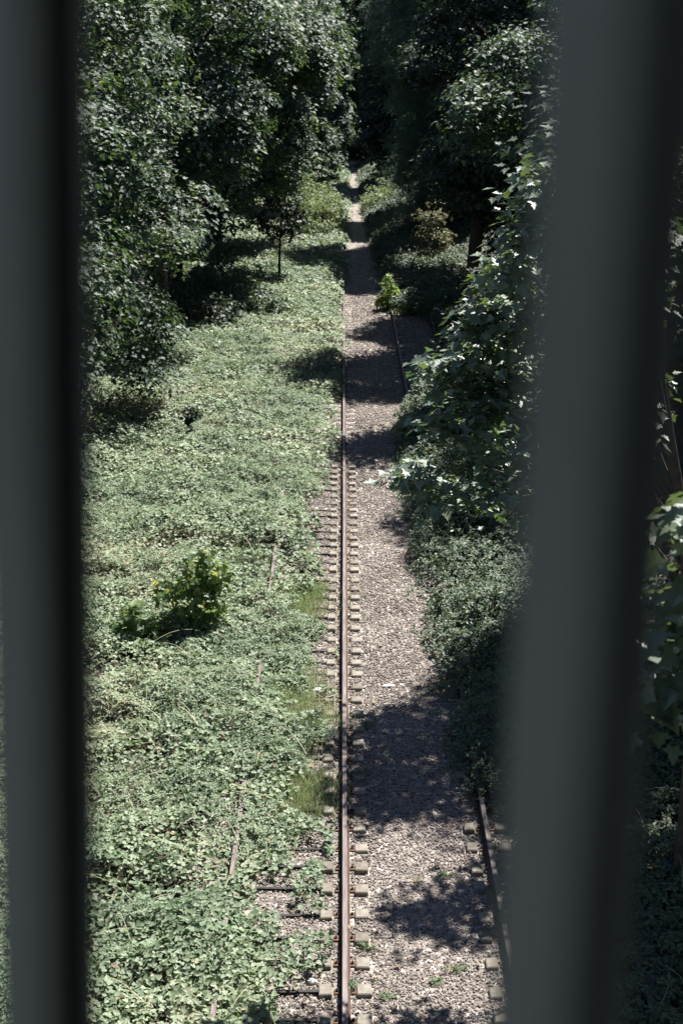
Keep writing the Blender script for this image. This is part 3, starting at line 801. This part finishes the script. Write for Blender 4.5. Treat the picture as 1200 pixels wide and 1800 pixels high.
plant('young_tree', 'small thin tree with a bare straight stem before the yellow green bush', 'tree', None, (-2.95, 70),
      [(0, 0, 3.2, 1.25, 1.3, 1.3, 60)], .17, .5, 40, 'maple_lo', 'dark_tree', .085, 3.4, (.05, 0), 66, .0, 10)
plant('sapling', 'broad leafy sapling bush with yellowish tips amid the ground cover', 'sapling', 'saplings', (-3.0, 26.0),
      [(.36, .1, 1.66, .18, .18, .28, 8), (.30, .1, 1.25, .26, .28, .35, 14), (.70, .15, 1.30, .16, .2, .3, 7), (.12, .1, .85, .36, .35, .35, 14), (.55, 0, .7, .3, .3, .3, 9), (-.30, 0, 1.0, .22, .25, .3, 9), (-.80, -.2, .55, .28, .28, .28, 10), (-1.0, -.4, .35, .25, .25, .2, 6), (-.4, -.5, .35, .35, .3, .2, 8), (.1, .2, .4, .4, .4, .3, 14)], .15, .22, 11, 'maple', 'sapling', .022, 1.4, (0, 0), 67, .0, 16, stems=4, trunk_name='stems', crown_name='foliage', flat=.5, tilt=.8, bark='twig')
plant('sapling', 'small pointed sapling growing at the far end of the right hand rail', 'sapling', 'saplings', (1.86, 62.5),
      [(0, 0, .75, .38, .4, .75, 30), (0, 0, .35, .5, .45, .4, 18)], .17, .24, 12, 'maple_lo', 'sapling', .02, 1.2, (0, 0), 68, .0, 6, trunk_name='stem', crown_name='foliage', bark='twig')
plant('sapling', 'low sapling between the two right hand rails at their far end', 'sapling', 'saplings', (2.9, 61.3),
      [(0, 0, .35, .45, .4, .4, 20)], .16, .22, 12, 'maple_lo', 'sapling', .018, .5, (0, 0), 69, .0, 5, trunk_name='stem', crown_name='foliage', bark='twig')
plant('sapling', 'low sapling beside the rail end under the leaning trunk', 'sapling', 'saplings', (3.75, 60.5),
      [(0, 0, .45, .4, .4, .5, 22)], .16, .22, 12, 'maple_lo', 'sapling', .018, .6, (0, 0), 70, .0, 5, trunk_name='stem', crown_name='foliage', bark='twig')
plant('sapling', 'tiny dark sapling alone in the bright ground cover', 'sapling', 'saplings', (-4.35, 41.5),
      [(0, 0, .62, .22, .22, .3, 10)], .15, .16, 9, 'maple', 'dark_tree', .012, .7, (0, 0), 71, .0, 3, trunk_name='stem', crown_name='foliage', bark='twig')
plant('bush', 'leafy bush with light tips at the shaded right edge of the gravel', 'bush', 'bushes along the path', (2.0, 40.5),
      [(0, 0, .45, .6, 1.0, .6, 40)], .14, .3, 28, 'simple', 'ivy', .02, .7, (0, 0), 72, .0, 6, stems=3, trunk_name='stems', crown_name='foliage')
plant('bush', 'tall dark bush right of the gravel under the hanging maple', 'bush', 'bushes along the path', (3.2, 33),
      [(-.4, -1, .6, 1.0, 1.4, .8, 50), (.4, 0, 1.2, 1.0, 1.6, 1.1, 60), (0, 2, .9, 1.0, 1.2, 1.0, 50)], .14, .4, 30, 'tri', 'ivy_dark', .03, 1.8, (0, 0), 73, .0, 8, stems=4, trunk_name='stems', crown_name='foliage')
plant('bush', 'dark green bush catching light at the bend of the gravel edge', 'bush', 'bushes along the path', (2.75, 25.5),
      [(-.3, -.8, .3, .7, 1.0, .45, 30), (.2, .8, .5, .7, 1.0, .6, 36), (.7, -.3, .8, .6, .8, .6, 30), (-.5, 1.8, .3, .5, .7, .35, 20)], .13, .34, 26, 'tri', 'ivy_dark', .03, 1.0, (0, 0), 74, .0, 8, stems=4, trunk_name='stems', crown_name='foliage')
plant('bush', 'tall dark bush behind the hanging maple on the right', 'bush', 'bushes along the path', (4.3, 46),
      [(0, 0, 1.8, 1.3, 3.0, 2.2, 150)], .15, .45, 36, 'simple', 'dark_tree', .04, 2.6, (0, 0), 75, .0, 8, stems=4, trunk_name='stems', crown_name='foliage')
plant('bush', 'low pale leafed plant in the shade at the foot of the thick bar', 'bush', 'bushes along the path', (3.15, 14.75),
      [(0, 0, .12, .28, .25, .2, 18)], .08, .14, 16, 'simple', 'ivy', .01, .2, (0, 0), 76, .0, 4, stems=2, trunk_name='stems', crown_name='foliage', bark='twig')

# --- near maple hanging over the path on the right (leaves large in view)
plant('tree', 'near maple with large glossy leaves hanging over the right of the path', 'tree', 'near maples', (4.6, 17.5),
      [(-3.78, -.5, 5.83, .24, .25, .16, 10), (-3.35, -.5, 5.66, .26, .3, .2, 10), (-3.27, -.7, 6.6, .42, .4, .28, 20), (-2.88, -.7, 6.8, .42, .4, .3, 24), (-3.34, -.9, 7.18, .42, .4, .26, 26), (-2.8, -.6, 7.25, .5, .4, .3, 34),
       (-3.0, -1.1, 7.8, .36, .35, .25, 22), (-2.6, -1.1, 7.8, .5, .4, .3, 30), (-2.82, -1.5, 8.36, .36, .4, .3, 26), (-2.7, -2.0, 8.9, .30, .35, .28, 24), (-2.5, -1.9, 9.3, .4, .4, .3, 20),
       (-2.6, -.4, 5.85, .7, .5, .8, 36), (-1.6, -.2, 6.6, .8, .8, 1.2, 50), (-1.6, -.9, 8.6, .8, .9, 1.0, 60)], .13, .28, 13, 'maple', 'maple_near', .14, 8.6, (-1.2, -.5), 81, .0, 34, flat=.35, tilt=.15, droop=.5, nrm=.30, bark='twig', shell=.35)
plant('tree', 'nearest maple with very large leaves at the right edge beyond the thick bar', 'tree', 'near maples', (3.6, 7.4),
      [(-2.02, -1.1, 8.66, .22, .25, .10, 8), (-2.05, -1.1, 8.27, .24, .25, .14, 11), (-2.0, -1.1, 7.86, .24, .25, .13, 9), (-1.75, -1.0, 8.4, .2, .3, .4, 10), (-.1, .3, 7.6, .8, .8, 1.2, 40), (1.8, -1.6, 11.5, 1.6, 1.5, 2.4, 110)],
      .13, .22, 10, 'maple', 'maple_near', .16, 11, (-.4, 0), 82, .0, 12, flat=.5, tilt=.1, droop=.5, nrm=.30, bark='twig', shell=.3)

# ------------------------------------------------------------------ weeds on the ballast
def weed(x, y, label, seed, r=.1, mat='ivy'):
    return plant('weed', label, 'weed', 'weeds on the ballast', (x, y), [(0, 0, .06, r, r * .7, .045, 9), (r * .9, r * .3, .04, r * .6, r * .5, .03, 4)], .05, .06, 7, 'tri', mat, .005, .1, (0, 0), seed, .0, 3, trunk_name='stems', crown_name='foliage', bark='twig', stems=2)
weed(.24, 16.0, 'weed growing against a sleeper end right of the clear rail', 101)
weed(.1, 15.2, 'small weed tucked against the foot of the clear rail', 102, .06)
weed(.52, 15.0, 'low weed on bare gravel just beyond the sleeper ends', 103, .07)
weed(1.36, 15.55, 'weed alone in the middle of the sunlit gravel', 104, .11)
weed(1.1, 15.3, 'smallest weed in the middle of the sunlit gravel', 105, .06)
weed(1.33, 17.7, 'yellowish weed in the shadow finger across the gravel', 106, .08)
weed(2.0, 14.75, 'weed beside the shaded rail at the bottom of the gravel', 107, .14)
weed(.28, 22.3, 'leafy weed covering sleeper ends at the edge of the long shadow', 108, .2)
weed(.22, 20.6, 'leafy weed in shade beside the clear rail', 109, .14)
weed(-.2, 19.6, 'weed between clear rail and grass in the shade', 110, .13)

# ------------------------------------------------------------------ litter and odd stones
def crumple(name, label, cat, loc, sx, sy, sz, mat, seed, grp=None, rz=0):
    rs = np.random.RandomState(seed)
    n, mth = 12, 7
    V, F = [], []
    for i in range(mth + 1):
        th = math.pi * i / mth
        for j in range(n):
            ph = 2 * math.pi * j / n
            k = 1 + .35 * (rs.rand() - .5)
            V.append((sx * math.sin(th) * math.cos(ph) * k, sy * math.sin(th) * math.sin(ph) * k, sz * (math.cos(th) * k)))
    for i in range(mth):
        for j in range(n):
            F.append((i * n + j, i * n + (j + 1) % n, (i + 1) * n + (j + 1) % n, (i + 1) * n + j)[::-1])
    o = mesh_from(name, V, F, M[mat])
    o.location = (loc[0], loc[1], loc[2] + sz * .75); o.rotation_euler = (0, 0, rz)
    return tag(o, label, cat, grp)
def bottle(loc, rz, label, mat, s=1.0):
    root = empty('plastic_bottle', loc, label, 'bottle', 'litter on the ground'); root.rotation_euler = (0, 0, rz)
    pr = [(0, .0), (.002, .03), (.02, .034), (.07, .030), (.085, .034), (.15, .034), (.19, .026), (.215, .013), (.225, .013)]
    V, F = tube([(x * s, 0, .033 * s) for x, r in pr], [max(r, .002) * s for x, r in pr], 10)
    V[:, 2] = np.maximum(V[:, 2] * .8, .002)
    g = Geo(); g.add(V, F); b = g.obj('body', M[mat], root, smooth=True)
    V, F = tube([(.2255 * s, 0, .027 * s), (.245 * s, 0, .027 * s), (.246 * s, 0, .027 * s)], [.016 * s, .016 * s, .002 * s], 10)
    g = Geo(); g.add(V, F); g.obj('cap', M['blue_plastic'], root)
    return root
bottle((-.66, 22.75, .03), .15, 'crushed clear white plastic bottle beside the sleeper ends left of the rail', 'white_plastic', 1.25)
bottle((3.85, 15.75, .02), .3, 'pale blue plastic bottle lying in the shade right of the buried rail', 'blue_plastic', .9)
crumple('paper_scrap', 'crumpled pale scrap lying in weeds left of the rail', 'litter', (-.42, 23.7, .02), .12, .07, .035, 'paper', 5, 'litter on the ground')
crumple('paper_scrap', 'flat white scrap on the open sunlit gravel', 'litter', (.79, 23.9, .03), .11, .05, .02, 'paper', 6, 'litter on the ground', .2)
crumple('stone', 'bright white stone beside the second nearest sleeper', 'stone', (-.37, 15.3, .02), .055, .045, .035, 'paper', 7)
crumple('stone', 'large pale stone beside the buried rail', 'stone', (-1.24, 17.85, .02), .085, .08, .05, 'pale_rock', 8)
crumple('plastic_bag', 'crumpled blue and white plastic bag in the dark soil right of the thick bar', 'bag', (4.42, 17.85, .03), .16, .12, .08, 'blue_plastic', 9, 'litter on the ground', .5)
crumple('paper_cup', 'flattened white cup beside the pale blue bottle', 'litter', (4.02, 15.72, .02), .05, .035, .03, 'white_plastic', 10, 'litter on the ground')

M['dead_leaf'] = leaf_mat('dead_leaf', [(0, (.09, .06, .035)), (.6, (.20, .135, .08)), (1, (.33, .27, .16))], [(0, (.15, .10, .05)), (1, (.3, .22, .1))], .7, .3, .15)
n = 420
P = np.stack([np.concatenate([R.uniform(-1.2, 3.4, 300), R.uniform(3.2, 6, 120)]), R.uniform(13.5, 34, n), np.full(n, .055)], -1)
P[:, 2] += .02 * R.rand(n)
o = leaf_obj('fallen_leaves', P, np.stack([.4 * R.normal(size=n), .4 * R.normal(size=n), np.ones(n)], -1), .05 + .05 * R.rand(n), 'maple_lo', M['dead_leaf'])
tag(o, 'dry brown leaves scattered over the ballast', 'leaves', kind='stuff')

# ------------------------------------------------------------------ light, sky, camera
AZ, EL = math.radians(35), math.radians(57)
sd = Vector((math.sin(AZ) * math.cos(EL), math.cos(AZ) * math.cos(EL), math.sin(EL)))
sl = bpy.data.lights.new('sun', 'SUN'); sl.energy = 5.0; sl.angle = math.radians(.53); sl.color = (1, .965, .91)
so = bpy.data.objects.new('sun', sl); so.rotation_euler = (-sd).to_track_quat('-Z', 'Y').to_euler(); so.location = sd * 60; link(so)
w = bpy.data.worlds.new('World'); sc.world = w; w.use_nodes = True
nt = w.node_tree
for n in list(nt.nodes): nt.nodes.remove(n)
sky = nt.nodes.new('ShaderNodeTexSky'); sky.sky_type = 'NISHITA'; sky.sun_disc = False
sky.air_density = .55; sky.dust_density = .3; sky.sun_elevation = EL; sky.sun_rotation = AZ
bg = nt.nodes.new('ShaderNodeBackground'); bg.inputs['Strength'].default_value = .05
wo = nt.nodes.new('ShaderNodeOutputWorld')
nt.links.new(sky.outputs[0], bg.inputs[0]); nt.links.new(bg.outputs[0], wo.inputs[0])

cd = bpy.data.cameras.new('camera'); co = bpy.data.objects.new('camera', cd); link(co)
cd.sensor_fit = 'VERTICAL'; cd.sensor_height = 36; cd.sensor_width = 24; cd.lens = 52.5
cd.clip_start = .01; cd.clip_end = 3000
co.location = (0, 0, CAM_H)
co.rotation_euler = (math.radians(90 - 17.4), 0, math.radians(.07))
cd.dof.use_dof = True; cd.dof.focus_distance = 22; cd.dof.aperture_fstop = 3.9
sc.camera = co

sc.view_settings.view_transform = 'Standard'; sc.view_settings.look = 'None'
sc.view_settings.exposure = 1.42; sc.view_settings.gamma = 1
sc.cycles.max_bounces = 6; sc.cycles.diffuse_bounces = 3; sc.cycles.glossy_bounces = 2; sc.cycles.transmission_bounces = 4
sc.cycles.use_denoising = True
sc.cycles.sample_clamp_indirect = 4
